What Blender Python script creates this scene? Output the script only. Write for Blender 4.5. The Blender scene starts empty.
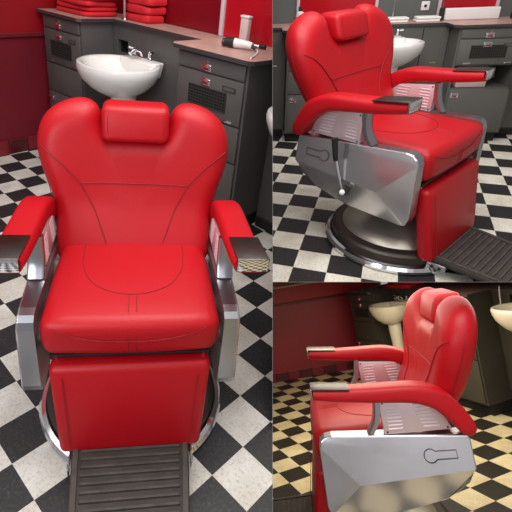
import bpy, bmesh, math, random
from mathutils import Vector, Matrix
random.seed(4)
C = bpy.context.scene.collection
PI = math.pi

# ------------------------------------------------------------------ materials
def principled(name, color, rough=.5, metal=0., spec=.5, coat=0., bump=0., bscale=200., var=0., vscale=8., emis=None, rvar=0.):
    m = bpy.data.materials.new(name); m.use_nodes = True
    nt = m.node_tree; b = nt.nodes['Principled BSDF']
    b.inputs['Base Color'].default_value = (*color, 1); b.inputs['Roughness'].default_value = rough
    b.inputs['Metallic'].default_value = metal; b.inputs['Specular IOR Level'].default_value = spec
    b.inputs['Coat Weight'].default_value = coat; b.inputs['Coat Roughness'].default_value = .15
    tc = nt.nodes.new('ShaderNodeTexCoord')
    if bump:
        n = nt.nodes.new('ShaderNodeTexNoise'); n.inputs['Scale'].default_value = bscale; n.inputs['Detail'].default_value = 3
        nt.links.new(tc.outputs['Object'], n.inputs['Vector'])
        k = nt.nodes.new('ShaderNodeBump'); k.inputs['Strength'].default_value = bump; k.inputs['Distance'].default_value = .002
        nt.links.new(n.outputs['Fac'], k.inputs['Height']); nt.links.new(k.outputs['Normal'], b.inputs['Normal'])
    if var or rvar:
        n = nt.nodes.new('ShaderNodeTexNoise'); n.inputs['Scale'].default_value = vscale; n.inputs['Detail'].default_value = 4
        nt.links.new(tc.outputs['Object'], n.inputs['Vector'])
        if var:
            r = nt.nodes.new('ShaderNodeValToRGB')
            r.color_ramp.elements[0].position = .3; r.color_ramp.elements[1].position = .7
            r.color_ramp.elements[0].color = (*[c*(1-var) for c in color], 1); r.color_ramp.elements[1].color = (*[min(1, c*(1+var)) for c in color], 1)
            nt.links.new(n.outputs['Fac'], r.inputs['Fac']); nt.links.new(r.outputs['Color'], b.inputs['Base Color'])
        if rvar:
            q = nt.nodes.new('ShaderNodeMapRange'); q.inputs['To Min'].default_value = max(.02, rough-rvar); q.inputs['To Max'].default_value = rough+rvar
            nt.links.new(n.outputs['Fac'], q.inputs['Value']); nt.links.new(q.outputs['Result'], b.inputs['Roughness'])
    if emis:
        b.inputs['Emission Color'].default_value = (*color, 1); b.inputs['Emission Strength'].default_value = emis
    return m

def tile_mat(name, light, dark):
    m = bpy.data.materials.new(name); m.use_nodes = True
    nt = m.node_tree; b = nt.nodes['Principled BSDF']; N = nt.nodes.new; L = nt.links.new
    uv = N('ShaderNodeUVMap'); uv.uv_map = 'UVMap'
    ck = N('ShaderNodeTexChecker'); ck.inputs['Scale'].default_value = 1
    L(uv.outputs['UV'], ck.inputs['Vector'])
    fine = N('ShaderNodeTexNoise'); fine.inputs['Scale'].default_value = 14; fine.inputs['Detail'].default_value = 8; fine.inputs['Roughness'].default_value = .75
    L(uv.outputs['UV'], fine.inputs['Vector'])
    big = N('ShaderNodeTexNoise'); big.inputs['Scale'].default_value = 1.1; big.inputs['Detail'].default_value = 3
    L(uv.outputs['UV'], big.inputs['Vector'])
    def ramp(a, c, p0, p1):
        r = N('ShaderNodeValToRGB'); r.color_ramp.elements[0].position = p0; r.color_ramp.elements[1].position = p1
        r.color_ramp.elements[0].color = (*a, 1); r.color_ramp.elements[1].color = (*c, 1); return r
    rl = ramp([c*.62 for c in light], light, .33, .5); L(fine.outputs['Fac'], rl.inputs['Fac'])
    rd = ramp(dark, [c*3.2+.012 for c in dark], .5, .75); L(fine.outputs['Fac'], rd.inputs['Fac'])
    mx = N('ShaderNodeMix'); mx.data_type = 'RGBA'
    L(ck.outputs['Fac'], mx.inputs['Factor']); L(rd.outputs['Color'], mx.inputs['A']); L(rl.outputs['Color'], mx.inputs['B'])
    rb = ramp((.84, .82, .78), (1.05, 1.05, 1.05), .35, .6); L(big.outputs['Fac'], rb.inputs['Fac'])
    m2 = N('ShaderNodeMix'); m2.data_type = 'RGBA'; m2.blend_type = 'MULTIPLY'; m2.inputs['Factor'].default_value = 1
    L(mx.outputs['Result'], m2.inputs['A']); L(rb.outputs['Color'], m2.inputs['B']); L(m2.outputs['Result'], b.inputs['Base Color'])
    b.inputs['Roughness'].default_value = .42; b.inputs['Specular IOR Level'].default_value = .35
    return m

M = {}
M['leather'] = principled('red_leather', (.44, .004, .010), .40, spec=.32, bump=.3, bscale=260)
M['stitch'] = principled('stitch', (.27, .003, .008), .6)
M['chrome'] = principled('chrome', (.80, .80, .84), .10, metal=1, rvar=.05, vscale=30)
M['steel'] = principled('darkened_satin_steel', (.11, .097, .088), .36, metal=1, rvar=.08, vscale=25)  # darkened so arm cap tops carry a dark ceiling reflection in their colour
M['alu'] = principled('brushed_aluminium', (.62, .60, .62), .2, metal=.9, var=.03, vscale=20)
M['alu_edge'] = principled('polished_aluminium', (.42, .42, .46), .30, metal=1)
M['vent'] = principled('louvred_plate', (.70, .54, .56), .32, metal=.45)
M['vent_slot'] = principled('louvre_slots', (.80, .74, .78), .3, metal=.3)
M['black'] = principled('black_metal', (.012, .012, .012), .5)
M['grip'] = principled('black_grip', (.01, .01, .012), .35)
M['dome'] = principled('worn_steel_dome', (.62, .56, .48), .38, metal=.85, rvar=.12, vscale=9)
M['rubber'] = principled('brown_rubber', (.032, .025, .021), .7, bump=.3, bscale=90, var=.25, vscale=20)
M['rib'] = principled('worn_rubber_ribs', (.05, .038, .030), .65, var=.3, vscale=25)
M['rim'] = principled('dark_rim', (.06, .045, .038), .4, metal=.5)
M['white'] = principled('white_ceramic', (.86, .84, .82), .12, coat=.4, bump=.02, bscale=10)
M['cream'] = principled('cream_ceramic', (.80, .72, .55), .15, coat=.4, bump=.02, bscale=10)
M['dark'] = principled('dark_recess', (.012, .011, .011), .8)
M['grille'] = principled('grille_wire', (.05, .045, .042), .5, metal=.4)
M['redpaint'] = principled('red_enamel', (.36, .015, .022), .35)
M['laminate'] = principled('pink_brown_laminate', (.48, .29, .25), .35, var=.15, vscale=14)
M['laminate_edge'] = principled('dark_metal_edge', (.10, .09, .088), .3, metal=.6)
M['cloth'] = principled('red_cloth', (.62, .012, .024), .75, bump=.4, bscale=40, var=.15, vscale=9)
M['whiteplastic'] = principled('white_plastic', (.78, .74, .73), .4, var=.03)
M['paper'] = principled('white_towel', (.80, .79, .77), .8, bump=.2, bscale=60)
M['glassframe'] = principled('pale_frame', (.62, .52, .56), .35)
M['divider'] = principled('grey_partition', (.26, .25, .25), .9)
M['pinkbox'] = principled('pale_pink_box', (.62, .46, .45), .5, var=.05)

# ------------------------------------------------------------------ camera and the three rooms
F, CX, CY = 450., 215., 228.
POSE = {'L': [.0222, -1.3616, 1.5336, -.1898, .5277, .109], 'T': [-2.0064, -1.0164, 1.2542, -.7103, .5246, -.0472], 'B': [2.2714, -.2577, 1.3656, 1.7445, -.0744, -.1574]}
ROOM = {'L': [40.98, .999, .922, 1.025, -.064, .158], 'T': [41.91, .811, .593, .777, .3, .716], 'B': [118.52, .7, .724, .794, -.403, .526]}
SPLIT_U, SPLIT_V = 272.6, 282.0

def cam_matrix(p):
    x, y, z, yaw, pitch, roll = POSE[p]
    cy, sy, cp, sp = math.cos(yaw), math.sin(yaw), math.cos(pitch), math.sin(pitch)
    f = Vector((-sy*cp, cy*cp, -sp)); r = Vector((cy, sy, 0)); u = r.cross(f)
    c, s = math.cos(roll), math.sin(roll)
    r2, u2 = c*r+s*u, -s*r+c*u
    m = Matrix((r2, u2, -f)).transposed().to_4x4(); m.translation = Vector((x, y, z))
    return m
CAM = cam_matrix('L')

class Set: pass
SETS = {}
for p in 'LTB':
    s = Set(); s.key = p; s.M = CAM @ cam_matrix(p).inverted()
    if p == 'L': s.M = Matrix.Identity(4)
    a = math.radians(ROOM[p][0]); s.W = Vector((math.cos(a), math.sin(a), 0)); s.U = Vector((math.sin(a), -math.cos(a), 0))
    s.su, s.sw, s.sz, s.ou, s.ow = ROOM[p][1:]
    cm = cam_matrix(p); s.eye = cm.translation.copy(); s.right = cm.col[0].to_3d(); s.up = cm.col[1].to_3d(); s.fwd = -cm.col[2].to_3d()
    e = .12
    # planes (point, normal pointing OUT of the room)
    nu = lambda u0: (s.right*F - s.fwd*(u0-CX)).normalized()
    nv = lambda v0: (-s.up*F - s.fwd*(v0-CY)).normalized()
    if p == 'L': s.planes = [nu(SPLIT_U-e)]
    if p == 'T': s.planes = [-nu(SPLIT_U+e), nv(SPLIT_V-e)]
    if p == 'B': s.planes = [-nu(SPLIT_U+e), -nv(SPLIT_V+e)]
    SETS[p] = s
S = SETS['L']

def R(u, w, z):
    """room coordinates (along the counter, towards the counter, up) to the current room"""
    return S.U*(u*S.su+S.ou) + S.W*(w*S.sw+S.ow) + Vector((0, 0, z*S.sz))

# ------------------------------------------------------------------ object helpers
def root(name, label, cat, base=(0, 0, 0), group=None):
    o = bpy.data.objects.new(name, None); C.objects.link(o); o.empty_display_size = .05
    o.matrix_world = S.M @ Matrix.Translation(Vector(base)); o['label'] = label; o['category'] = cat
    if group: o['group'] = group
    o['base'] = list(base)
    return o

def clip(bm):
    for n in S.planes:
        if any((v.co-S.eye).dot(n) > 1e-5 for v in bm.verts):
            r = bmesh.ops.bisect_plane(bm, geom=bm.verts[:]+bm.edges[:]+bm.faces[:], plane_co=S.eye, plane_no=n, clear_outer=True)
            ed = [g for g in r['geom_cut'] if isinstance(g, bmesh.types.BMEdge) and g.is_valid and g.is_boundary]
            if ed:
                try: bmesh.ops.holes_fill(bm, edges=ed, sides=0)
                except Exception: pass

def obj(name, bm, mats, parent=None, base=None, angle=38, smooth=True, noclip=False):
    if not noclip: clip(bm)
    if not bm.verts: bm.free(); return None
    if base is None:
        q = parent
        while q is not None and 'base' not in q: q = q.parent
        base = Vector(q['base']) if q is not None else Vector((0, 0, 0))
    base = Vector(base)
    bmesh.ops.translate(bm, vec=-base, verts=bm.verts)
    bmesh.ops.recalc_face_normals(bm, faces=bm.faces)
    me = bpy.data.meshes.new(name); bm.to_mesh(me); bm.free()
    for m in (mats if isinstance(mats, (list, tuple)) else [mats]): me.materials.append(m if not isinstance(m, str) else M[m])
    if smooth:
        for p in me.polygons: p.use_smooth = True
        try: me.set_sharp_from_angle(angle=math.radians(angle))
        except Exception: pass
    o = bpy.data.objects.new(name, me); C.objects.link(o)
    if parent is not None: o.parent = parent
    else: o.matrix_world = S.M @ Matrix.Translation(base)
    return o

def tag(o, label=None, cat=None, group=None, kind=None):
    if o is None: return None
    if label: o['label'] = label
    if cat: o['category'] = cat
    if group: o['group'] = group
    if kind: o['kind'] = kind
    return o

def BM(): return bmesh.new()

def hexa(bm, pts, mat=0, bev=0., seg=2):
    """pts: 4 bottom, 4 top"""
    v = [bm.verts.new(p) for p in pts]
    fs = [bm.faces.new([v[i] for i in q]) for q in ((3, 2, 1, 0), (4, 5, 6, 7), (0, 1, 5, 4), (1, 2, 6, 5), (2, 3, 7, 6), (3, 0, 4, 7))]
    for f in fs: f.material_index = mat
    if bev:
        ed = list({e for f in fs for e in f.edges})
        bmesh.ops.bevel(bm, geom=ed, offset=bev, segments=seg, profile=.5, affect='EDGES')
    return v

def rb(bm, u0, u1, w0, w1, z0, z1, mat=0, bev=0., seg=2):
    hexa(bm, [R(u0, w0, z0), R(u1, w0, z0), R(u1, w1, z0), R(u0, w1, z0), R(u0, w0, z1), R(u1, w0, z1), R(u1, w1, z1), R(u0, w1, z1)], mat, bev, seg)

def cb(bm, x0, x1, y0, y1, z0, z1, mat=0, bev=0., seg=2):
    hexa(bm, [Vector(p) for p in ((x0, y0, z0), (x1, y0, z0), (x1, y1, z0), (x0, y1, z0), (x0, y0, z1), (x1, y0, z1), (x1, y1, z1), (x0, y1, z1))], mat, bev, seg)

def loft(bm, rings, mat=0, cap=True, closed=False):
    vs = [[bm.verts.new(p) for p in r] for r in rings]; n = len(vs[0])
    for a, b in (list(zip(vs, vs[1:])) + ([(vs[-1], vs[0])] if closed else [])):
        for i in range(n):
            f = bm.faces.new((a[i], a[(i+1) % n], b[(i+1) % n], b[i])); f.material_index = mat
    if cap and not closed:
        for q in (vs[0][::-1], vs[-1]): bm.faces.new(q).material_index = mat
    return vs

def tube(bm, pts, r, n=8, mat=0, closed=False, cap=True):
    pts = [Vector(p) for p in pts]; rings = []; k = len(pts); prev = None
    for i, p in enumerate(pts):
        if closed: t = pts[(i+1) % k]-pts[i-1]
        else: t = pts[min(i+1, k-1)]-pts[max(i-1, 0)]
        if t.length < 1e-9: t = Vector((0, 0, 1))
        t.normalize()
        if prev is None:
            a = Vector((0, 0, 1)) if abs(t.z) < .9 else Vector((1, 0, 0)); s = t.cross(a).normalized()
        else: s = (prev - t*prev.dot(t)).normalized()
        prev = s; q = t.cross(s); rr = r(i/(k-1)) if callable(r) else r
        rings.append([p + (s*math.cos(2*PI*j/n)+q*math.sin(2*PI*j/n))*rr for j in range(n)])
    loft(bm, rings, mat, cap, closed)

def lathe(bm, prof, c, n=48, mat=0, sx=1., sy=1., ax=None):
    """prof: (r, z) list; ax: optional (X, Y, Z) vectors"""
    X, Y, Z = ax or (Vector((1, 0, 0)), Vector((0, 1, 0)), Vector((0, 0, 1))); c = Vector(c)
    rings = []
    for r, z in prof:
        r = max(r, 1e-4)
        rings.append([c + X*(r*sx*math.cos(2*PI*j/n)) + Y*(r*sy*math.sin(2*PI*j/n)) + Z*z for j in range(n)])
    loft(bm, rings, mat, True)

def ball(bm, c, r, mat=0):
    lathe(bm, [(r*math.sin(PI*i/10), -r*math.cos(PI*i/10)) for i in range(11)], c, 16, mat)

def spline(pts, k=6):
    P = [Vector(p) for p in pts]; out = []
    for i in range(len(P)-1):
        a, b, c, d = P[max(i-1, 0)], P[i], P[i+1], P[min(i+2, len(P)-1)]
        for j in range(k):
            t = j/k
            out.append(.5*((2*b)+(c-a)*t+(2*a-5*b+4*c-d)*t*t+(3*b-a-3*c+d)*t**3))
    return out+[P[-1]]

def interp(x, tab):
    if x <= tab[0][0]: return tab[0][1]
    for (a, b), (c, d) in zip(tab, tab[1:]):
        if x <= c: return b+(d-b)*(x-a)/(c-a)
    return tab[-1][1]
def sst(a, b, x):
    t = min(1, max(0, (x-a)/(b-a))); return t*t*(3-2*t)

# ------------------------------------------------------------------ the barber chair
HALF = [(0, .50), (.14, .50), (.25, .502), (.285, .52), (.294, .57), (.297, .65), (.316, .745), (.343, .82), (.358, .895), (.354, .95), (.334, .998), (.298, 1.034),
        (.25, 1.058), (.20, 1.068), (.162, 1.060), (.136, 1.035), (.124, .99), (.110, .958), (.09, .95), (0, .95)]
def back_outline():
    h = spline([(x, z, 0) for x, z in HALF], 5)
    r = [(p.x, p.y) for p in h]
    return r + [(-x, z) for x, z in r[-2:0:-1]]
OUT = back_outline()
def seg_d(px, pz, a, b):
    ax, az = a; bx, bz = b; dx, dz = bx-ax, bz-az; l = dx*dx+dz*dz
    t = 0 if l == 0 else max(0, min(1, ((px-ax)*dx+(pz-az)*dz)/l))
    return math.hypot(px-ax-dx*t, pz-az-dz*t)
def edge_d(px, pz): return min(seg_d(px, pz, OUT[i], OUT[i-1]) for i in range(len(OUT)))
SEAM = [(.50, .085), (.60, .11), (.70, .15), (.79, .20), (.86, .262), (.90, .31), (.925, .36)]
def y_mid(z): return .205+(z-.6)*.27+.017*sst(.55, .8, z)-.05*(1-sst(.5, .74, z))
def front_y(x, z):
    d = edge_d(x, z); k = math.sqrt(max(0, 1-(1-min(d/.065, 1))**2))
    ax = abs(x); t = .056+.020*sst(.08, .30, ax)*sst(.5, .85, z)
    sx = interp(z, SEAM)
    crease = 0*math.exp(-((ax-sx)/.010)**2)
    if ax < sx: crease += 0*math.exp(-((z-.79)/.009)**2)
    t += .006*math.exp(-((z-.70)/.12)**2)*(1-sst(.1, .24, ax))
    return y_mid(z) - k*(t-crease)
def rear_y(x, z):
    d = edge_d(x, z); return y_mid(z) + .062*math.sqrt(max(0, 1-(1-min(d/.06, 1))**2))

def make_chair(label, lever, hd=0., hs=1., ady=0., bw=1., hy=.010):
    t = root('barber_chair', label, 'chair', (0, -.05, 0))
    # base
    c = (0, -.115, 0)
    bm = BM(); lathe(bm, [(.0, 0), (.338, 0), (.352, .008), (.355, .022), (.345, .036), (.330, .04), (.318, .03), (0, .03)], c, 72)
    obj('base_ring', bm, M['chrome'], t)
    bm = BM(); lathe(bm, [(0, .031), (.312, .031), (.322, .036), (.322, .075), (.312, .085), (.30, .088), (0, .088)], c, 72)
    obj('base_rim', bm, M['rim'], t)
    bm = BM(); lathe(bm, [(0, .089), (.270, .089), (.262, .102), (.225, .124), (.17, .150), (.13, .166), (.105, .175), (0, .175)], c, 72)
    obj('base_dome', bm, M['dome'], t)
    bm = BM(); lathe(bm, [(0, .176), (.085, .176), (.085, .30), (.11, .32), (.11, .37), (0, .37)], (0, -.02, 0), 32)
    obj('pump_column', bm, M['black'], t)
    bm = BM(); cb(bm, -.262, .262, -.27, .20, .375, .438, 0, .006); cb(bm, -.25, .25, -.305, -.28, .425, .437, 0, .003)
    for sx in (-1, 1): tube(bm, [(sx*.235, -.30, .43), (sx*.235, -.29, .40)], .006, 8, 1)
    obj('seat_frame', bm, [M['black'], M['chrome']], t)
    # seat
    bm = BM(); cb(bm, -.276, .276, -.328, .225, .447, .585, 0, .042, 6)
    bmesh.ops.subdivide_edges(bm, edges=[e for e in bm.edges if e.calc_length() > .2], cuts=7, use_grid_fill=True)
    for v in bm.verts:
        x, y, z = v.co
        up = sst(.5, .585, z)
        v.co.z += up*(.014*(1-(x/.276)**2)*(1-((y+.05)/.30)**2) - .012*sst(-.05, .22, y))
        v.co.y -= .010*(1-(x/.276)**2)*sst(-.2, -.32, y)
        v.co.x *= 1-.02*sst(-.15, .22, y)
    def ztop(x, y): return .585 + .014*(1-(x/.276)**2)*(1-((y+.05)/.30)**2) - .012*sst(-.05, .22, y)
    U = [(-.180, .13), (-.179, .04), (-.168, -.06), (-.130, -.145), (-.07, -.190), (0, -.205), (.07, -.190), (.130, -.145), (.168, -.06), (.179, .04), (.180, .13)]
    tube(bm, spline([(x, y, ztop(x, y)+.0003) for x, y in U], 5), .0017, 6, 1)
    for x in (-.012, .012):
        tube(bm, [(x, y, ztop(x, y)+.0003) for y in (-.206, -.225, -.25, -.27, -.285)], .0015, 6, 1)
        tube(bm, [(x, -.3385, .535), (x, -.3385, .52), (x, -.3385, .48)], .0015, 6, 1)
    def lip(x):
        z = .520+.045*(abs(x)/.235)**2.5; dz = max(0, z-.543)
        return (x, -.3297-.010*(1-(x/.276)**2)*sst(-.2, -.32, -.32)+(.042-math.sqrt(max(0, .042**2-dz*dz))), z)
    tube(bm, [lip(-.235+.0188*i) for i in range(26)], .0018, 6, 1)
    obj('seat', bm, [M['leather'], M['stitch']], t, angle=60)
    # backrest
    bm = BM(); cz = .68; n = len(OUT); SS = [0, .2, .36, .5, .6, .68, .75, .81, .86, .9, .935, .96, .98, .993, 1.]
    def side(fn):
        rings = []
        for s in SS[1:]:
            rings.append([bm.verts.new((x*s, fn(x*s, cz+(z-cz)*s), cz+(z-cz)*s)) for x, z in OUT])
        ctr = bm.verts.new((0, fn(0, cz), cz))
        for i in range(n): bm.faces.new((ctr, rings[0][i], rings[0][(i+1) % n]))
        for a, b in zip(rings, rings[1:]):
            for i in range(n): bm.faces.new((a[i], a[(i+1) % n], b[(i+1) % n], b[i]))
    side(front_y); side(rear_y)
    bmesh.ops.remove_doubles(bm, verts=bm.verts, dist=1e-5)
    for sg in (-1, 1):
        pts = [(sg*interp(z, SEAM), z) for z in [.505+.01*i for i in range(42)]]
        tube(bm, [(x, front_y(x, z)-.0022, z) for x, z in pts if edge_d(x, z) > .012], .0018, 6, 1)
        e2 = [(sg*x, z) for x, z in ((.275, .56), (.278, .65), (.292, .74), (.318, .82), (.332, .89), (.328, .945), (.31, .988), (.278, 1.02), (.24, 1.038), (.2, 1.043))]
        tube(bm, spline([(x, rear_y(x, z)*.35+front_y(x, z)*.65-.0, z) for x, z in [(sg*(abs(x)+.026), z) for x, z in e2[:6]]], 4), .0016, 6, 1)
    tube(bm, [(x, front_y(x, .79)-.0022, .79) for x in [-.195+.0195*i for i in range(21)]], .0018, 6, 1)
    for v in bm.verts: v.co.x *= 1+(bw-1)*sst(.55, .8, v.co.z)
    obj('backrest', bm, [M['leather'], M['stitch']], t, angle=70)
    # headrest pillow
    bm = BM(); cb(bm, -.123, .123, .232, .345, .952, 1.082, 0, .026, 5)
    for v in bm.verts: v.co.z = 1.0+(v.co.z-1.0)*hs+hd; v.co.y += (v.co.z-.98)*.30+hy; v.co.z += .006*(1-(v.co.x/.118)**2)*(1 if v.co.z > 1.02 else -1)
    for x in (-.10, .10): tube(bm, [(x, .2315+hy+(z+hd-.98)*.30, z+hd) for z in (.985, 1.02, 1.05)], .0013, 6, 1)
    obj('headrest', bm, [M['leather'], M['stitch']], t, angle=60)
    for x in (-.06, .06):
        bm = BM(); tube(bm, [(x, .31, .90), (x, .325, 1.0)], .008, 10); obj('headrest_post', bm, M['chrome'], t)
    # arms and sides
    ARM = [(-.300, .797, .752), (-.24, .790, .740), (-.155, .783, .728), (-.05, .778, .716), (.06, .774, .705), (.12, .765, .690)]
    for sg in (-1, 1):
        xi, xo = .294, .396; xc = (xi+xo)/2; hw = (xo-xi)/2
        cen = [((y), (a+b)/2, (a-b)/2) for y, a, b in ARM] + [(.175, .702, .040), (.215, .657, .038), (.248, .607, .034), (.268, .570, .030)]
        P = spline([(y, z, h) for y, z, h in cen], 4); rings = []
        for i, p in enumerate(P):
            a, b = P[max(i-1, 0)], P[min(i+1, len(P)-1)]
            ty, tz = b.x-a.x, b.y-a.y; l = math.hypot(ty, tz); ny, nz = -tz/l, ty/l
            end = 1.
            if i >= len(P)-4: end = (1, .94, .82, .6)[i-(len(P)-4)]
            w, h, rr = hw*(.55+.45*end), p.z*end, .022*end
            ring = []
            for qx, qh, a0 in ((1, 1, 0), (-1, 1, 90), (-1, -1, 180), (1, -1, 270)):
                for k in range(5):
                    an = math.radians(a0+k*22.5)
                    dx = qx*(w-rr)+rr*math.cos(an); dh = qh*(h-rr)+rr*math.sin(an)
                    ring.append(Vector((sg*xc+dx, p.x+ny*dh, p.y+nz*dh)))
            rings.append(ring)
        bm = BM(); loft(bm, rings)
        for v in bm.verts: v.co.y += ady*(1-sst(-.05, .15, v.co.y))
        pad = obj('arm_pad', bm, M['leather'], t, angle=55)
        bm = BM()
        x0, x1 = sorted((sg*(xi+.008), sg*(xo+.003)))
        hexa(bm, [Vector(q) for q in ((x0, -.306, .796), (x1, -.306, .796), (x1, -.155, .781), (x0, -.155, .781), (x0, -.306, .803), (x1, -.306, .803), (x1, -.155, .786), (x0, -.155, .786))], 0, .002)
        hexa(bm, [Vector(q) for q in ((x0, -.308, .757), (x1, -.308, .757), (x1, -.302, .757), (x0, -.302, .757), (x0, -.308, .802), (x1, -.308, .802), (x1, -.302, .802), (x0, -.302, .802))], 1, .002)
        for v in bm.verts: v.co.y += ady
        obj('arm_cap', bm, [M['steel'], M['chrome']], pad)
        # louvred bracket under the pad
        prof = [(-.052, .712), (.165, .69), (.21, .578), (-.045, .578)]
        xa, xb = sorted((sg*.298, sg*.340))
        bm = BM(); r0 = [Vector((xa, y, z)) for y, z in prof]; r1 = [Vector((xb, y, z)) for y, z in prof]; loft(bm, [r0, r1])
        bmesh.ops.bevel(bm, geom=bm.edges[:], offset=.003, segments=2, profile=.5, affect='EDGES')
        for k in range(7):
            z = .594+.0145*k
            e = .165-(z-.594)*.30
            for ya, yb in ((-.028, .028), (e-.062, e)):
                for xf in (xa, xb):
                    cb(bm, xf-.0025, xf+.0025, ya, yb, z, z+.006, 1, .0012, 1)
        for y, z in ((-.036, .70), (.152, .683), (.193, .587), (-.034, .586)):
            for xf in (xa, xb): tube(bm, [(xf-.002, y, z), (xf+.002, y, z)], .004, 8, 2)
        obj('louvred_bracket', bm, [M['vent'], M['vent_slot'], M['black']], t, angle=30)
        bm = BM(); post = spline([(-.052, .722), (-.058, .67), (-.068, .625), (-.090, .588)] and [(0, -.050, .722), (0, -.056, .67), (0, -.068, .625), (0, -.094, .586)], 5)
        rings = []
        for p in post: rings.append([Vector((sg*.292, p.y-.012, p.z)), Vector((sg*.298, p.y-.016, p.z)), Vector((sg*.340, p.y-.016, p.z)), Vector((sg*.346, p.y-.012, p.z)), Vector((sg*.346, p.y+.006, p.z)), Vector((sg*.292, p.y+.006, p.z))])
        loft(bm, rings); obj('arm_post', bm, M['alu_edge'], t, angle=40)
        # faceted side panel
        xin = .288
        up = [(.262, .545), (.255, .560), (-.255, .590), (-.285, .585), (-.303, .571), (-.311, .545)]
        R1, R2 = (-.175, .405), (.257, .445)
        low = [(-.317, .315), (-.306, .283), (-.28, .265), (-.03, .276), (.14, .318), (.185, .345), (.225, .39), (.25, .425)]
        bm = BM(); XO = lambda y: .362+.022*sst(-.33, .2, y)
        V = lambda x, p: bm.verts.new((sg*x, p[0], p[1]))
        lean = lambda p: XO(p[0])+.010-.034*sst(.40, .575, p[1])*1.0
        vu = [V(lean(p), p) for p in up]; v1, v2 = V(lean(R1), R1), V(lean(R2), R2)
        vl = [V(XO(p[0])-(.012 if p[0] < -.28 else .034 if p[0] < .2 else .018), p) for p in low]
        bm.faces.new(vu+[v1, v2])
        bm.faces.new([vu[-1], vl[0], vl[1], v1]); bm.faces.new([v1, vl[1], vl[2], vl[3]]); bm.faces.new([v1, vl[3], vl[4], v2])
        bm.faces.new([v2, vl[4], vl[5], vl[6], vl[7]])
        per = vu+vl+[v2]
        pin = [bm.verts.new((sg*xin, v.co.y, v.co.z)) for v in per]
        ef = []
        for i in range(len(per)):
            j = (i+1) % len(per); f = bm.faces.new((per[i], per[j], pin[j], pin[i])); f.material_index = 1; ef.append(f)
        bm.faces.new(pin)
        bmesh.ops.recalc_face_normals(bm, faces=bm.faces)
        ed = [e for e in bm.edges if e.verts[0] in per and e.verts[1] in per and any(f in ef for f in e.link_faces)]
        bmesh.ops.bevel(bm, geom=ed, offset=.006, segments=3, profile=.5, affect='EDGES')
        # pressed outline of a lever in the plate
        kc = (.105, .497); lp = [(kc[0]+.024*math.cos(a), kc[1]+.024*math.sin(a)) for a in [math.radians(q) for q in range(38, 335, 18)]] + [(.20, .484), (.20, .512), (.128, .512)]
        tube(bm, [(sg*(lean((y, z))+.0010), y, z) for y, z in lp], .0016, 6, 2, closed=True)
        obj('side_panel', bm, [M['alu'], M['alu_edge'], M['black']], t, angle=7)
    # calf pad
    bm = BM(); cb(bm, -.256, .256, -.035, .035, -.17, .17, 0, .022, 4)
    for v in bm.verts:
        k = (v.co.z+.17)/.34
        v.co.x *= .92+.08*k
        if v.co.y < 0: v.co.y -= .010*(1-(v.co.x/.256)**2)*(1-((k-.5)*2)**2)
        v.co.y += -.345-(1-k)*.062+.031+.005; v.co.z += .246
    for x in (-.215, .215): tube(bm, [(x*(.92+.08*k), -.345-(1-k)*.062+.031-.0345-.003, .085+.32*k) for k in (.06, .3, .6, .94)], .0014, 6, 1)
    obj('calf_pad', bm, [M['leather'], M['stitch']], t, angle=50)
    # footrest
    y0, y1, za, zb = -.375, -.86, .094, .075
    def fz(y): return za+(zb-za)*(y-y0)/(y1-y0)
    bm = BM(); w = .198
    hexa(bm, [Vector(q) for q in ((-w+.03, y1, fz(y1)-.028), (w-.03, y1, fz(y1)-.028), (w, y0, fz(y0)-.028), (-w, y0, fz(y0)-.028), (-w+.03, y1, fz(y1)), (w-.03, y1, fz(y1)), (w, y0, fz(y0)), (-w, y0, fz(y0)))], 0, .006)
    fr = obj('footrest', bm, M['rubber'], t)
    bm = BM(); y = y0-.03; w_ = w
    while y > y1+.02:
        w = w_-.03*(y-y0)/(y1-y0)
        hexa(bm, [Vector(q) for q in ((-w+.03, y-.012, fz(y)-.002), (w-.03, y-.012, fz(y)-.002), (w-.03, y, fz(y)-.002), (-w+.03, y, fz(y)-.002), (-w+.033, y-.010, fz(y)+.006), (w-.033, y-.010, fz(y)+.006), (w-.033, y-.002, fz(y)+.006), (-w+.033, y-.002, fz(y)+.006))], 0)
        y -= .027
    w = w_
    for sx in (-1, 1):
        xa, xb = sorted((sx*(w-.006), sx*(w-.022)))
        hexa(bm, [Vector(q) for q in ((xa-sx*.03, y1+.01, fz(y1)-.002), (xb-sx*.03, y1+.01, fz(y1)-.002), (xb, y0-.01, fz(y0)-.002), (xa, y0-.01, fz(y0)-.002), (xa-sx*.03, y1+.01, fz(y1)+.005), (xb-sx*.03, y1+.01, fz(y1)+.005), (xb, y0-.01, fz(y0)+.005), (xa, y0-.01, fz(y0)+.005))], 0)
    obj('tread_ribs', bm, M['rib'], fr, smooth=False)
    for sx in (-1, 1):
        bm = BM(); xa, xb = sorted((sx*.200, sx*.206)); cb(bm, xa, xb, -.46, -.375, .040, .072, 0, .003)
        for yy in (-.435, -.40): tube(bm, [(sx*.2035, yy, .056), (sx*.209, yy, .056)], .007, 10, 1)
        obj('hinge_bracket', bm, [M['alu'], M['black']], t)
    if lever:
        bm = BM(); tube(bm, [(-.40, -.025, .372), (-.402, 0, .44), (-.403, .022, .512)], .006, 10)
        lv = obj('lever', bm, M['chrome'], t)
        bm = BM(); tube(bm, [(-.403, .020, .505), (-.404, .024, .53), (-.405, .030, .575), (-.406, .034, .603)], lambda k: .011+.004*k, 14)
        obj('lever_grip', bm, M['grip'], lv)
        bm = BM(); ball(bm, (-.404, -.028, .368), .013); obj('lever_knob', bm, M['white'], lv)
        bm = BM(); tube(bm, [(-.375, -.028, .366), (-.392, -.028, .366)], .016, 14); obj('lever_boss', bm, M['black'], lv)
    return t

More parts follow.
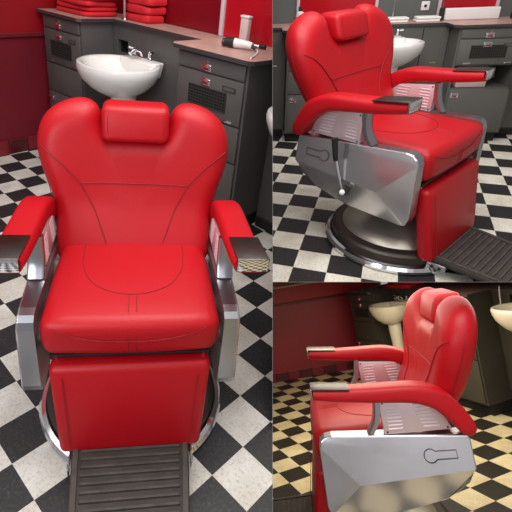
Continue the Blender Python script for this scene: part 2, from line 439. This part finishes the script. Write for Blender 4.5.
# ------------------------------------------------------------------ the room pieces
def structure(name, bm, mats, label=None, smooth=False):
    o = obj(name, bm, mats, smooth=smooth)
    if o: o['kind'] = 'structure'
    if o and label: o['label'] = label
    return o

def floor(p, phi, T, o, h, parity, x0, x1, y0, y1, mat):
    bm = BM(); uvl = bm.loops.layers.uv.new('UVMap')
    v = [bm.verts.new(q) for q in ((x0, y0, 0), (x1, y0, 0), (x1, y1, 0), (x0, y1, 0))]
    f = bm.faces.new(v); c, s = math.cos(phi), math.sin(phi)
    for l in f.loops:
        dx, dy = l.vert.co.x-o[0], l.vert.co.y-o[1]
        l[uvl].uv = ((dx*c+dy*s)/T+parity, h*(-dx*s+dy*c)/T)
    # keep only what is in front of the counter wall and the side wall
    return structure('floor', bm, mat)

def handle(uc, z, w, parent, red=True):
    bm = BM(); k = S.su
    rb(bm, uc-.035, uc+.035, w-.006, w, z-.02, z+.02, 0, .002)
    rb(bm, uc-.03, uc+.03, w-.022, w-.006, z+.002, z+.014, 1, .003)
    rb(bm, uc-.022, uc+.022, w-.012, w-.005, z-.016, z+.002, 1 if red else 0, .002)
    obj('handle', bm, [M['chrome'], M['redpaint']], parent)

def cabinet(u0, u1, label, paint, open_box=False, za=.50, zb=.71):
    t = root('cabinet', label, 'cabinet', R((u0+u1)/2, 1.45, 0), 'grey barber station cabinets')
    W0, F0 = 1.095, 1.078; d = u1-u0
    bm = BM()
    rb(bm, u0, u1, W0, WB-.03, .10, za); rb(bm, u0, u1, W0, WB-.03, zb, 1.060)
    rb(bm, u0, u0+.02, W0, WB-.03, za, zb); rb(bm, u1-.02, u1, W0, WB-.03, za, zb); rb(bm, u0+.02, u1-.02, 1.6, WB-.03, za, zb)
    obj('carcass', bm, paint, t, smooth=False)
    bm = BM(); rb(bm, u0+.01, u1-.01, 1.15, WB-.03, 0, .10); obj('kick_plate', bm, M['dark'], t, smooth=False)
    def front(name, a, b, z0, z1):
        bm = BM(); rb(bm, u0+a*d, u0+b*d, F0, W0-.001, z0, z1, 0, .003, 2); return obj(name, bm, paint, t, angle=30)
    dr = front('drawer', .03, .97, .972, 1.050); handle(u0+.46*d, .995, F0, dr)
    bm = BM(); tube(bm, [R(u0+.47*d, F0-.006, 1.025), R(u0+.47*d, F0+.001, 1.025)], .009, 10); obj('lock', bm, M['chrome'], dr)
    up = front('door', .03, .97, zb+.012, .962); handle(u0+.46*d, .918, F0, up)
    bm = BM(); g0, g1 = u0+.22*d, u0+.76*d
    rb(bm, g0, g1, F0-.003, F0, zb+.07, zb+.175, 0)
    for i in range(15):
        u = g0+(g1-g0)*i/14; rb(bm, u-.0025, u+.0025, F0-.007, F0-.003, zb+.07, zb+.175, 1)
    for i in range(7):
        z = zb+.07+.105*i/6; rb(bm, g0, g1, F0-.008, F0-.004, z-.0025, z+.0025, 1)
    obj('vent_grille', bm, [M['dark'], M['grille']], up, smooth=False)
    bm = BM(); rb(bm, u0+.70*d, u0+.88*d, F0-.005, F0, .898, .925, 0, .002); rb(bm, u0+.72*d, u0+.86*d, F0-.007, F0-.004, .903, .920, 1)
    obj('label_holder', bm, [M['grille'], paint], up)
    for a in (.2, .82):
        bm = BM(); rb(bm, u0+a*d-.03, u0+a*d+.03, F0-.008, F0, zb+.017, zb+.03, 0, .002); obj('latch', bm, M['chrome'], up)
    if not open_box: fl = front('door', .03, .97, za+.002, zb+.002)
    lo = front('door', .03, .97, .115, za-.008); handle(u0+.12*d, za-.06, F0, lo)
    if open_box:
        # the flap door hangs open, swung out beside the compartment
        bm = BM(); rb(bm, u1-.03, u1-.01, .62, F0, za, zb+.01, 0, .003); obj('door', bm, paint, t, angle=30)
    return t

def sink_front(u0, u1, label, paint, hole=None):
    u0 += .006; u1 -= .006
    t = root('sink_cabinet', label, 'cabinet', R((u0+u1)/2, 1.42, 0), 'grey panels behind the sinks')
    w0 = 1.40; bm = BM()
    if hole:
        a, b, c, d = hole
        rb(bm, u0, a, w0, 1.43, 0, 1.060); rb(bm, b, u1, w0, 1.43, 0, 1.060); rb(bm, a, b, w0, 1.43, 0, c); rb(bm, a, b, w0, 1.43, d, 1.060)
    else: rb(bm, u0, u1, w0, 1.43, 0, 1.060)
    obj('front_board', bm, paint, t, smooth=False)
    if hole:
        bm = BM(); rb(bm, a, b, 1.55, 1.56, c, d); rb(bm, a-.01, a, 1.43, 1.56, c, d); rb(bm, b, b+.01, 1.43, 1.56, c, d); rb(bm, a, b, 1.43, 1.56, c-.01, c); rb(bm, a, b, 1.43, 1.56, d, d+.01)
        obj('towel_chute', bm, M['dark'], t, smooth=False)
    bm = BM(); rb(bm, u0+.01, u1-.01, 1.385, 1.40, 0, .06, 0, .002); rb(bm, u0+.01, u1-.01, 1.387, 1.40, .06, .075, 1, .002); obj('kick_plate', bm, [M['dark'], M['grille']], t, smooth=False)
    bm = BM(); um = u0+.75*(u1-u0)
    rb(bm, um-.004, um+.004, w0-.002, w0, .55, 1.04, 0); rb(bm, um+.1, um+.16, w0-.006, w0, .72, .735, 1, .001)
    obj('door_gap', bm, [M['dark'], M['chrome']], t, smooth=False)
    return t

def counter(poly, label):
    z0, z1 = 1.062, 1.085
    bm = BM()
    lo = [bm.verts.new(R(u, w, z0)) for u, w in poly]; hi = [bm.verts.new(R(u, w, z1)) for u, w in poly]
    bm.faces.new(hi).material_index = 0; bm.faces.new(lo[::-1]).material_index = 1
    for i in range(len(poly)):
        j = (i+1) % len(poly); bm.faces.new((lo[i], lo[j], hi[j], hi[i])).material_index = 1
    o = obj('countertop', bm, [M['laminate'], M['laminate_edge']], base=R(poly[0][0], poly[0][1], z0), smooth=False)
    return tag(o, label, 'countertop')
WB = 1.80
def STD(): return [(-2.44, 1.05), (-1.92, 1.05), (-1.89, 1.08), (-1.88, 1.37), (-.97, 1.37), (-.97, 1.10), (-.93, 1.05), (-.37, 1.05), (-.345, 1.08), (-.34, 1.37), (.48, 1.37), (.48, 1.11), (.53, 1.05), (1.07, 1.05), (1.13, 1.12), (1.13, 1.37), (2.0, 1.37), (2.0, WB-.01), (-2.44, WB-.01)]

def sink(uc, label, mat, wc=1.16, rad=.25, zr=.88, pedestal=True):
    t = root('pedestal_sink', label, 'sink', R(uc, wc, 0), 'white pedestal sinks')
    k = S.su; q = S.sz; c = R(uc, wc, 0); ax = (S.U, S.W, Vector((0, 0, 1))); r = rad*k
    bm = BM()
    lathe(bm, [(.30*r, (zr-.21)*q), (.45*r, (zr-.20)*q), (.72*r, (zr-.155)*q), (.93*r, (zr-.095)*q), (1.0*r, (zr-.05)*q), (1.02*r, (zr-.02)*q), (1.0*r, zr*q), (.95*r, (zr+.006)*q), (.86*r, zr*q), (.8*r, (zr-.03)*q), (.6*r, (zr-.09)*q), (.25*r, (zr-.12)*q), (.02*r, (zr-.122)*q)], c, 48, 0, 1.08, .95, ax)
    # deck against the panel
    a = R(uc, wc, 0); dw = (R(uc, 1.380, 0)-a).dot(S.W)
    hexa(bm, [a+S.U*x+S.W*y+Vector((0, 0, z)) for z, kk in (((zr-.10)*q, .8), ((zr+.012)*q, 1.)) for x, y in ((-.62*r*kk, .52*r), (.62*r*kk, .52*r), (.62*r*kk, dw), (-.62*r*kk, dw))], 0, .012*k, 3)
    basin = obj('basin', bm, mat, t, angle=50)
    if pedestal:
        bm = BM(); lathe(bm, [(.34*r, 0), (.36*r, .03*q), (.30*r, .10*q), (.26*r, .35*q), (.28*r, .55*q), (.33*r, (zr-.20)*q), (.3*r, (zr-.19)*q)], c+S.W*(.15*r), 28, 0, 1.1, 1., ax); obj('pedestal', bm, mat, t)
    fz = (zr+.015)*q; fy = dw*.80
    bm = BM(); f0 = a+S.W*fy+Vector((0, 0, fz))
    hexa(bm, [f0+S.U*x+S.W*y+Vector((0, 0, z)) for z in (-.003, .018*k) for x, y in ((-.11*k, -.022*k), (.11*k, -.022*k), (.11*k, .022*k), (-.11*k, .022*k))], 0, .006*k)
    tube(bm, spline([f0+Vector((0, 0, .01)), f0+Vector((0, 0, .05*k))-S.W*.02*k, f0-S.W*.07*k+Vector((0, 0, .062*k)), f0-S.W*.115*k+Vector((0, 0, .04*k))], 5), .013*k, 12)
    fa = obj('faucet', bm, M['chrome'], t)
    for sx in (-1, 1):
        bm = BM(); h0 = f0+S.U*(sx*.08*k)+Vector((0, 0, .015*k))
        tube(bm, [h0, h0+Vector((0, 0, .028*k))], .016*k, 12); tube(bm, [h0+Vector((0, 0, .036*k)), h0+Vector((0, 0, .045*k))+S.U*(sx*.045*k)-S.W*.02*k], .009*k, 10); ball(bm, h0+Vector((0, 0, .034*k)), .017*k)
        obj('faucet_handle', bm, M['chrome'], fa)
    return t

def cape(uc, wc, z, du, dw, h, label, group, yaw=0.):
    """a folded cloth: a soft slab with uneven rounded edges"""
    bm = BM(); n = 40; rings = []
    ph = random.random()*6
    for zz, k in ((0, .94), (.18, .985), (.5, 1.), (.82, .985), (1., .93)):
        ring = []
        for j in range(n):
            a = 2*PI*j/n; ca, sa = math.cos(a), math.sin(a)
            x = du/2*math.copysign(abs(ca)**.35, ca); y = dw/2*math.copysign(abs(sa)**.35, sa)
            kk = k*(1+.02*math.sin(3*a+ph)+.012*math.sin(7*a+ph*2))
            dz = .12*h*math.sin(2*a+ph)*(1 if zz > .4 else .3)
            cy, sy = math.cos(yaw), math.sin(yaw)
            ring.append(R(uc+(x*cy-y*sy)*kk, wc+(x*sy+y*cy)*kk, z+zz*h+max(dz, -.3*h*zz)))
        rings.append(ring)
    loft(bm, rings)
    return tag(obj('folded_cape', bm, M['cloth'], base=R(uc, wc, z), angle=60), label, 'cloth', group)

def area(p, loc, tgt, size, power, color=(1, 1, 1), size_y=None):
    l = bpy.data.lights.new('area_light', 'AREA'); l.energy = power; l.color = color; l.shape = 'RECTANGLE'; l.size = size; l.size_y = size_y or size
    o = bpy.data.objects.new('area_light', l); C.objects.link(o)
    loc, tgt = Vector(loc), Vector(tgt)
    o.matrix_world = SETS[p].M @ (Matrix.Translation(loc) @ (tgt-loc).to_track_quat('-Z', 'Y').to_matrix().to_4x4())
    return o

CH = 1.085
# ================================================================== ROOM 1 : chair seen from the front
S = SETS['L']; WB = 1.68
tileL = tile_mat('checker_tiles_cool', (.66, .63, .58), (.020, .019, .021))
floor('L', math.radians(-52.83), .1621, (-.402, -.3756), 1, 1, -2.6, 3.0, -2.2, 2.9, tileL)
paintL = principled('grey_cabinet_paint', (.095, .088, .086), .42, var=.08, vscale=6)
redU = principled('red_wall_upper', (.30, .004, .010), .4, var=.12, vscale=2)
redLo = principled('red_wall_lower', (.17, .008, .018), .4, var=.12, vscale=3)
redTr = principled('red_trim', (.17, .008, .016), .4)
baseRed = principled('red_base_tiles', (.20, .012, .022), .35)
baseDark = principled('dark_red_base_tiles', (.085, .008, .014), .35)
def red_side_wall(p0, p1, ledge, ztop, sill=None):
    (ua, wa), (ub, wb) = p0, p1
    def wb_(bm, t0, t1, a, b, z0, z1, mat=0, bev=0.):
        P = lambda t, d, z: R(ua+(ub-ua)*t+d, wa+(wb-wa)*t, z)
        hexa(bm, [P(t0, a, z0), P(t0, b, z0), P(t1, b, z0), P(t1, a, z0), P(t0, a, z1), P(t0, b, z1), P(t1, b, z1), P(t1, a, z1)], mat, bev)
    bm = BM(); wb_(bm, 0, 1, -.06, 0, 0, ledge, 1); wb_(bm, 0, 1, -.06, 0, ledge, ztop, 0)
    structure('wall_left', bm, [redU, redLo])
    bm = BM(); wb_(bm, 0, 1, 0, .025, ledge-.02, ledge+.012, 0, .004); structure('trim_1', bm, [redTr])
    bm = BM(); n = 0; st = .18/math.hypot(ub-ua, wb-wa); t = 1.
    while t > 0:
        wb_(bm, max(t-st, 0), t-.002, 0, .02, 0, .115, n % 2, .003); n += 1; t -= st
    structure('baseboard_left', bm, [baseRed, baseDark])
    if sill:
        bm = BM(); wb_(bm, 0, 1, -.06, .03, sill, sill+.03, 0, .004); structure('trim_2', bm, [M['sill']])
red_side_wall((-2.46, -1.2), (-2.46, WB+.06), .91, 2.3)
bm = BM(); rb(bm, -2.46, 1.2, WB, WB+.06, 0, 2.3); structure('wall_back', bm, [principled('red_reflection_back_wall', (.20, .004, .010), .25, var=.2, vscale=1.5)])  # mirrored wall: its red reflection is put into the base colour
make_chair('red barber chair facing straight out, with its footrest towards the viewer', False, -.014, .94)
cabinet(-2.42, -1.92, 'grey corner cabinet against the red wall under the big stack of folded red capes', paintL)
cabinet(-.92, -.38, 'grey cabinet with black hair clipper lying on the counter above it', paintL)
sink_front(-1.92, -.92, 'grey panel with square chute hole behind the white sink with chrome faucet', paintL, (-1.86, -1.74, .86, .95))
sink_front(-.38, .6, 'dark grey panel beyond the cabinet under the hair clipper', paintL)
counter(STD(), 'pinkish brown counter carrying the hair clipper and folded red capes')
sink(-1.49, 'white sink with chrome faucet behind the headrest of the front-facing chair', M['white'], 1.085, .28, .865)
sink(.045, 'white sink of which only the rim peeks out beside the cabinet with the hair clipper', M['white'])
zz = CH
for i, (du, dw, h, uo, wo, ya) in enumerate([(.44, .34, .030, 0, 0, .0), (.45, .33, .028, -.01, .01, .05), (.41, .34, .032, .02, .0, -.06), (.43, .34, .030, .0, .01, .08), (.52, .36, .030, .03, .02, .03)]):
    cape(-2.17+uo, 1.34+wo, zz+.001, du, dw, h, ['folded red cape at the bottom of the stack in the corner', 'folded red cape second from the bottom of the corner stack', 'folded red cape in the middle of the corner stack', 'folded red cape second from the top of the corner stack', 'widest folded red cape, on top of the corner stack'][i], 'folded red capes on the counter', ya); zz += h*1.16
zz = CH
for i in range(3):
    cape(-1.72+.01*i, 1.56, zz+.001, .26, .22, .05, ['folded red cape lowest in the small pile behind the chrome pole', 'folded red cape in the middle of the small pile behind the chrome pole', 'folded red cape on top of the small pile behind the chrome pole'][i], 'folded red capes on the counter', .05*i); zz += .058
t = root('counter_pole', 'slim chrome pole standing on the counter beside the stacked red capes', 'pole', R(-1.80, 1.42, CH))
bm = BM(); tube(bm, [R(-1.80, 1.42, CH+.004), R(-1.80, 1.42, CH+.75)], .012, 12); obj('pole', bm, M['chrome'], t)
bm = BM(); lathe(bm, [(0, 0), (.026, 0), (.026, .006), (.014, .012), (0, .012)], R(-1.80, 1.42, CH+.001), 20); obj('foot_flange', bm, M['chrome'], t)
# hair clipper
t = root('hair_clipper', 'black and silver hair clipper lying on the pinkish counter', 'hair clipper', R(-.66, 1.30, CH))
def clip_pts(a): return [R(-.66+x*.85, 1.33+y*.85, CH+z*.85) for x, y, z in a]
bm = BM(); tube(bm, clip_pts([(-.015, -.01, .036), (.02, 0, .036), (.075, .02, .036), (.115, .034, .034)]), lambda k: .029-.010*k, 16); obj('body', bm, M['whiteplastic'], t)
bm = BM(); tube(bm, clip_pts([(-.075, -.03, .036), (-.06, -.025, .036), (-.02, -.012, .036), (-.01, -.008, .036)]), lambda k: .025+.006*k, 16); obj('head', bm, M['black'], t)
bm = BM(); tube(bm, clip_pts([(-.095, -.038, .03), (-.078, -.032, .03)]), .023, 12); obj('blade', bm, M['steel'], t)
bm = BM(); tube(bm, clip_pts([(.112, .034, .034), (.14, .042, .02)]), .012, 10); obj('cord_guard', bm, M['black'], t)
bm = BM(); tube(bm, spline([R(-.72, 1.50, CH+.007), R(-.62, 1.46, CH+.006), R(-.52, 1.36, CH+.006), R(-.45, 1.24, CH+.006), R(-.40, 1.12, CH+.006)], 6), .005, 8)
tag(obj('power_cord', bm, M['whiteplastic'], base=R(-.5, 1.36, CH)), 'thin white power cord trailing from the hair clipper across the counter', 'cord')
t = root('barber_towel_box', 'tall pale pink box standing upright behind the hair clipper', 'box', R(-.76, 1.6, CH))
bm = BM(); rb(bm, -.77, -.71, 1.50, 1.54, CH+.001, CH+.15, 0, .006); obj('carton', bm, M['pinkbox'], t)
bm = BM(); rb(bm, -.773, -.707, 1.497, 1.543, CH+.151, CH+.165, 0, .004); obj('lid', bm, M['whiteplastic'], t)
t = root('clipper_brush', 'small black handled brush lying on the counter behind the clipper', 'brush', R(-.58, 1.5, CH))
bm = BM(); tube(bm, [R(-.65, 1.49, CH+.014), R(-.60, 1.5, CH+.014)], .008, 8); obj('handle', bm, M['chrome'], t)
bm = BM(); tube(bm, [R(-.60, 1.5, CH+.016), R(-.56, 1.505, CH+.016)], .014, 10); obj('bristle_block', bm, M['black'], t)
def mirror(u0, u1, z0, z1, label, col):
    w = WB-.012
    t = root('wall_mirror', label, 'mirror', R((u0+u1)/2, w, z0), None)
    bm = BM(); rb(bm, u0, u1, w-.008, w, z0, z1); obj('glass', bm, col, t, smooth=False)
    bm = BM(); e = .03
    rb(bm, u0-e, u0, w-.03, w, z0, z1+e, 0, .004); rb(bm, u1, u1+e, w-.03, w, z0, z1+e, 0, .004); rb(bm, u0, u1, w-.03, w, z1, z1+e, 0, .004)
    obj('frame', bm, M['glassframe'], t)
    return t
mred = principled('mirror_painted_red', (.42, .006, .014), .18, var=.1, vscale=2)  # red reflection painted as the base colour of the glass
mirror(-1.02, -.3, CH+.002, 2.2, 'tall framed mirror with painted bright red reflection behind the hair clipper', mred)

# ================================================================== ROOM 2 : chair turned, with the lever
S = SETS['T']; WB = 1.80
tileT = tile_mat('checker_tiles_warm', (.80, .76, .66), (.022, .021, .021))
floor('T', math.radians(-152.03), .1563, (.3753, .9432), 1, 0, -2.6, 3.2, -1.6, 3.4, tileT)
paintT = principled('grey_green_paint', (.115, .110, .102), .45, var=.06, vscale=6)
greyRefl = principled('grey_reflection_wall', (.11, .118, .113), .4, var=.05, vscale=2)  # grey reflection of a mirrored wall, put into its colour
bm = BM(); rb(bm, -2.4, 2.6, 1.80, 1.86, 0, 2.0); structure('wall_back', bm, [greyRefl])
make_chair('red barber chair turned three-quarters, with a chrome hand lever on its silver side', True, -.02, .88, .045, 1.08)
cabinet(-.92, -.38, 'grey cabinet behind the rear corner of the chair with the lever', paintT)
cabinet(.53, 1.07, 'grey cabinet with an open compartment holding a pale pink box', paintT, True, .53, .735)
sink_front(-.38, .53, 'grey panel below the white towels, behind the chair with the lever', paintT)
sink_front(1.07, 1.9, 'grey panel past the cabinet with the open compartment', paintT)
sink_front(-1.9, -.92, 'grey panel at the far edge past the cabinet behind the chair with the lever', paintT)
counter(STD(), 'counter edge running behind the chair with the lever, white towels on it')
sink(-.02, 'white sink half hidden behind the backrest of the chair with the lever', M['white'], 1.05, .24, .965)
mirror(-.80, -.1, CH+.002, 1.9, 'framed mirror with painted red reflection behind the headrest of the chair with the lever', mred)
mirror(.50, .98, CH+.002, 1.9, 'framed mirror with painted red reflection above the open compartment cabinet', mred)
t = root('storage_box', 'pale pink box inside the open compartment of the cabinet', 'box', R(.75, 1.3, .5))
bm = BM(); rb(bm, .60, .86, 1.13, 1.5, .533, .70, 0, .006); obj('carton', bm, M['pinkbox'], t)
bm = BM(); rb(bm, .595, .865, 1.124, 1.504, .70, .715, 0, .004); obj('lid', bm, M['whiteplastic'], t)
t = root('towel_tray', 'long white tray standing along the foot of the red mirror over the open compartment', 'tray', R(.77, 1.6, CH))
bm = BM(); rb(bm, .50, .97, 1.56, 1.62, CH+.001, CH+.105, 0, .008, 3); obj('tray', bm, M['whiteplastic'], t)
def towels(u0, u1, w0, w1, n, names):
    z = CH+.001
    for i in range(n):
        bm = BM(); o_ = .006*((i*7) % 3-1); rb(bm, u0+o_, u1+o_, w0, w1, z, z+.022, 0, .007, 3)
        tag(obj('folded_towel', bm, M['paper'], base=R((u0+u1)/2, (w0+w1)/2, z), angle=60), names[i], 'towel', 'folded white towels on the counter'); z += .0235
towels(-.05, .17, 1.45, 1.62, 2, ['lower folded white towel of the pile nearest the backrest of the lever chair', 'upper folded white towel of the pile nearest the backrest of the lever chair'])
towels(.24, .445, 1.45, 1.62, 2, ['lower folded white towel of the pile under the wall outlet', 'upper folded white towel of the pile under the wall outlet'])
t = root('towel_rod', 'thin upright rod beside the white towels nearest the chair backrest', 'rod', R(.06, 1.68, CH))
bm = BM(); tube(bm, [R(.06, 1.68, CH+.008), R(.06, 1.68, CH+.20)], .004, 8); obj('rod', bm, M['chrome'], t)
bm = BM(); lathe(bm, [(0, 0), (.03, 0), (.03, .008), (0, .008)], R(.06, 1.68, CH+.001), 20); obj('foot', bm, M['chrome'], t)
t = root('wall_outlet', 'white square wall outlet on the back wall above the towels', 'outlet', R(.36, 1.79, 1.2))
bm = BM(); rb(bm, .325, .40, 1.785, 1.798, 1.165, 1.245, 0, .004); obj('cover_plate', bm, M['whiteplastic'], t)
bm = BM(); rb(bm, .35, .375, 1.780, 1.786, 1.193, 1.217, 0, .002); obj('socket', bm, M['black'], t)
t = root('spray_bottle', 'small white bottle with black cap on the counter behind the lever chair', 'bottle', R(-.80, 1.6, CH))
bm = BM(); lathe(bm, [(0, 0), (.03, 0), (.032, .06), (.028, .085), (.012, .095), (0, .095)], R(-.80, 1.6, CH+.001), 20); obj('body', bm, M['whiteplastic'], t)
bm = BM(); lathe(bm, [(0, .095), (.013, .095), (.013, .125), (0, .125)], R(-.80, 1.6, CH+.001), 16); obj('cap', bm, M['black'], t)
t = root('clipper_stand', 'black and white clipper stand on the counter past the red mirror', 'clipper stand', R(1.12, 1.5, CH))
bm = BM(); rb(bm, 1.06, 1.2, 1.46, 1.58, CH+.001, CH+.06, 0, .01); rb(bm, 1.075, 1.12, 1.5, 1.56, CH+.06, CH+.24, 0, .01); obj('stand', bm, M['black'], t)
bm = BM(); rb(bm, 1.125, 1.17, 1.48, 1.54, CH+.061, CH+.2, 0, .012); obj('clipper', bm, M['whiteplastic'], t)
t = root('razor_holder', 'short dark holder standing on the counter beside the mirror frame and towels', 'holder', R(.48, 1.6, CH))
bm = BM(); lathe(bm, [(0, 0), (.018, 0), (.018, .08), (.012, .085), (0, .085)], R(.475, 1.6, CH+.001), 16); obj('cup', bm, M['black'], t)
bm = BM(); tube(bm, [R(.475, 1.6, CH+.085/S.sz+.001), R(.477, 1.61, CH+.17)], .006, 8); obj('razor', bm, M['steel'], t)

# ================================================================== ROOM 3 : chair from its side
S = SETS['B']
M['sill'] = principled('beige_sill', (.48, .38, .22), .5)
tileB = tile_mat('checker_tiles_yellowed', (.70, .60, .36), (.020, .017, .013))
floor('B', math.radians(28.), .150, (-.606, .596), -1, 0, -2.8, 2.2, -2.4, 2.9, tileB)
paintB = principled('brown_grey_cabinet_paint', (.060, .052, .038), .45, var=.10, vscale=6)
redU = principled('red_wall_upper_warm', (.42, .012, .012), .45, var=.1, vscale=2)
redLo = principled('red_wall_lower_warm', (.30, .022, .03), .40, var=.15, vscale=2)
redTr = principled('red_trim_warm', (.12, .008, .010), .4)
red_side_wall((-4.02, -2.4), (-2.70, 1.86), 1.01, 1.6, 1.225)
bm = BM(); rb(bm, -2.46, 2.0, 1.80, 1.86, 0, 1.6); structure('wall_back', bm, [principled('red_back_wall_warm', (.22, .008, .010), .35, var=.15, vscale=2)])
make_chair('red barber chair seen from its side, lever outline pressed into the silver plate', False, -.012, .95, 0, 1.05, .038)
cabinet(-2.42, -1.88, 'brownish cabinet in the corner by the red wall, behind the side-on chair', paintB)
cabinet(-.95, -.36, 'brownish cabinet behind the backrest of the side-on chair', paintB)
sink_front(-1.88, -.95, 'brownish panel with square chute hole behind the cream sink on a pedestal', paintB, (-1.84, -1.75, .92, 1.02))
sink_front(-.36, .8, 'brownish panel behind the cream sink at the edge of the floor', paintB, (-.16, -.02, .97, 1.04))
counter(STD(), 'counter edge above the cream sinks, behind the side-on chair')
sink(-1.60, 'cream sink with pedestal in full view beside the side-on backrest', M['cream'], 1.10, .24, .945)
sink(.19, 'cream sink cut by the picture edge, with a white cord hanging over it', M['cream'], 1.13, .25, .99)
zz = CH
for i in range(2):
    cape(-1.75+.2*i, 1.5, zz+.001, .5, .3, .045, ['folded red cape lying lower on the counter over the cream sink', 'folded red cape lying higher on the counter over the cream sink'][i], 'folded red capes over the cream sink', .04*i); zz += .052
bm = BM(); tube(bm, spline([R(-.215, 1.36, 1.12), R(-.22, 1.352, 1.05), R(-.225, 1.35, .98), R(-.22, 1.33, .94)], 6), .005, 8)
tag(obj('hanging_cord', bm, M['whiteplastic'], base=R(-.06, 1.36, 1.1)), 'white cord hanging down from the counter above the cream sink at the edge', 'cord')

# ------------------------------------------------------------------ partitions that part the three rooms (each a flat sheet standing between them)
def sheet(name, corners, mat):
    me = bpy.data.meshes.new(name); me.from_pydata([CAM @ Vector(c) for c in corners], [], [tuple(range(len(corners)))]); me.materials.append(mat)
    o = bpy.data.objects.new(name, me); C.objects.link(o); o['kind'] = 'structure'; return o
def cp(u, v, d): return ((u-CX)/F*d, (CY-v)/F*d, -d)
sheet('wall_divider', [cp(SPLIT_U, -60, 1.75), cp(SPLIT_U, 600, 1.75), cp(SPLIT_U, 600, 5.2), cp(SPLIT_U, -60, 5.2)], M['divider'])
sheet('ceiling', [cp(SPLIT_U, SPLIT_V, 1.75), cp(640, SPLIT_V, 1.75), cp(640, SPLIT_V, 5.2), cp(SPLIT_U, SPLIT_V, 5.2)], M['divider'])

# ------------------------------------------------------------------ light
area('L', (.2, -.2, 3.0), (0, -.05, .6), 2.0, 37, (1, .96, .93))
area('L', (-1.2, .6, 2.9), (-.9, .7, 0), 1.6, 16, (1, .95, .9))
area('L', (.5, -3.2, 1.9), (0, 0, .6), 1.8, 3, (.92, .95, 1))
area('T', (-.7, .0, 2.7), (0, .1, .6), 1.5, 36, (1, .97, .94))
area('T', (-2.4, -1.9, 2.4), (0, .1, .7), 1.6, 13, (.95, .93, 1))
area('T', (.8, .4, 2.6), (.9, 1.0, .2), 1.2, 16, (1, .96, .92))
area('B', (2.7, -1.3, 1.5), (0, 0, .6), 1.0, 19, (.90, .94, 1))
def fill_panel(u, d, sx, sy, power, color):
    """an added flat fill light just under the sheet over the third room"""
    o = area('B', (0, 0, 0), (0, 0, 1), sx, power, color, sy)
    o.matrix_world = CAM @ Matrix.Translation(Vector(cp(u, SPLIT_V+.6, d))) @ Matrix.Rotation(math.radians(-90)+math.atan((CY-SPLIT_V-.6)/F), 4, 'X')
fill_panel(420, 2.4, 1.4, 1.1, 11, (1, .93, .82))  # added fill for highlights on the arm tops, no lamp there
fill_panel(360, 3.1, 1.0, .7, 16, (1, .88, .68))  # added fill to brighten the red side wall

w = bpy.data.worlds.new('world'); bpy.context.scene.world = w; w.use_nodes = True
w.node_tree.nodes['Background'].inputs['Color'].default_value = (1, .97, .94, 1); w.node_tree.nodes['Background'].inputs['Strength'].default_value = .32

cam = bpy.data.cameras.new('camera'); co = bpy.data.objects.new('camera', cam); C.objects.link(co)
co.matrix_world = CAM; cam.sensor_width = 36; cam.sensor_fit = 'HORIZONTAL'; cam.lens = F*36/512
cam.shift_x = (256-CX)/512; cam.shift_y = (CY-256)/512; cam.clip_start = .02
bpy.context.scene.camera = co
for o in list(bpy.data.objects):
    if 'base' in o: del o['base']
sc = bpy.context.scene
sc.view_settings.view_transform = 'Standard'; sc.view_settings.look = 'None'; sc.view_settings.exposure = 0
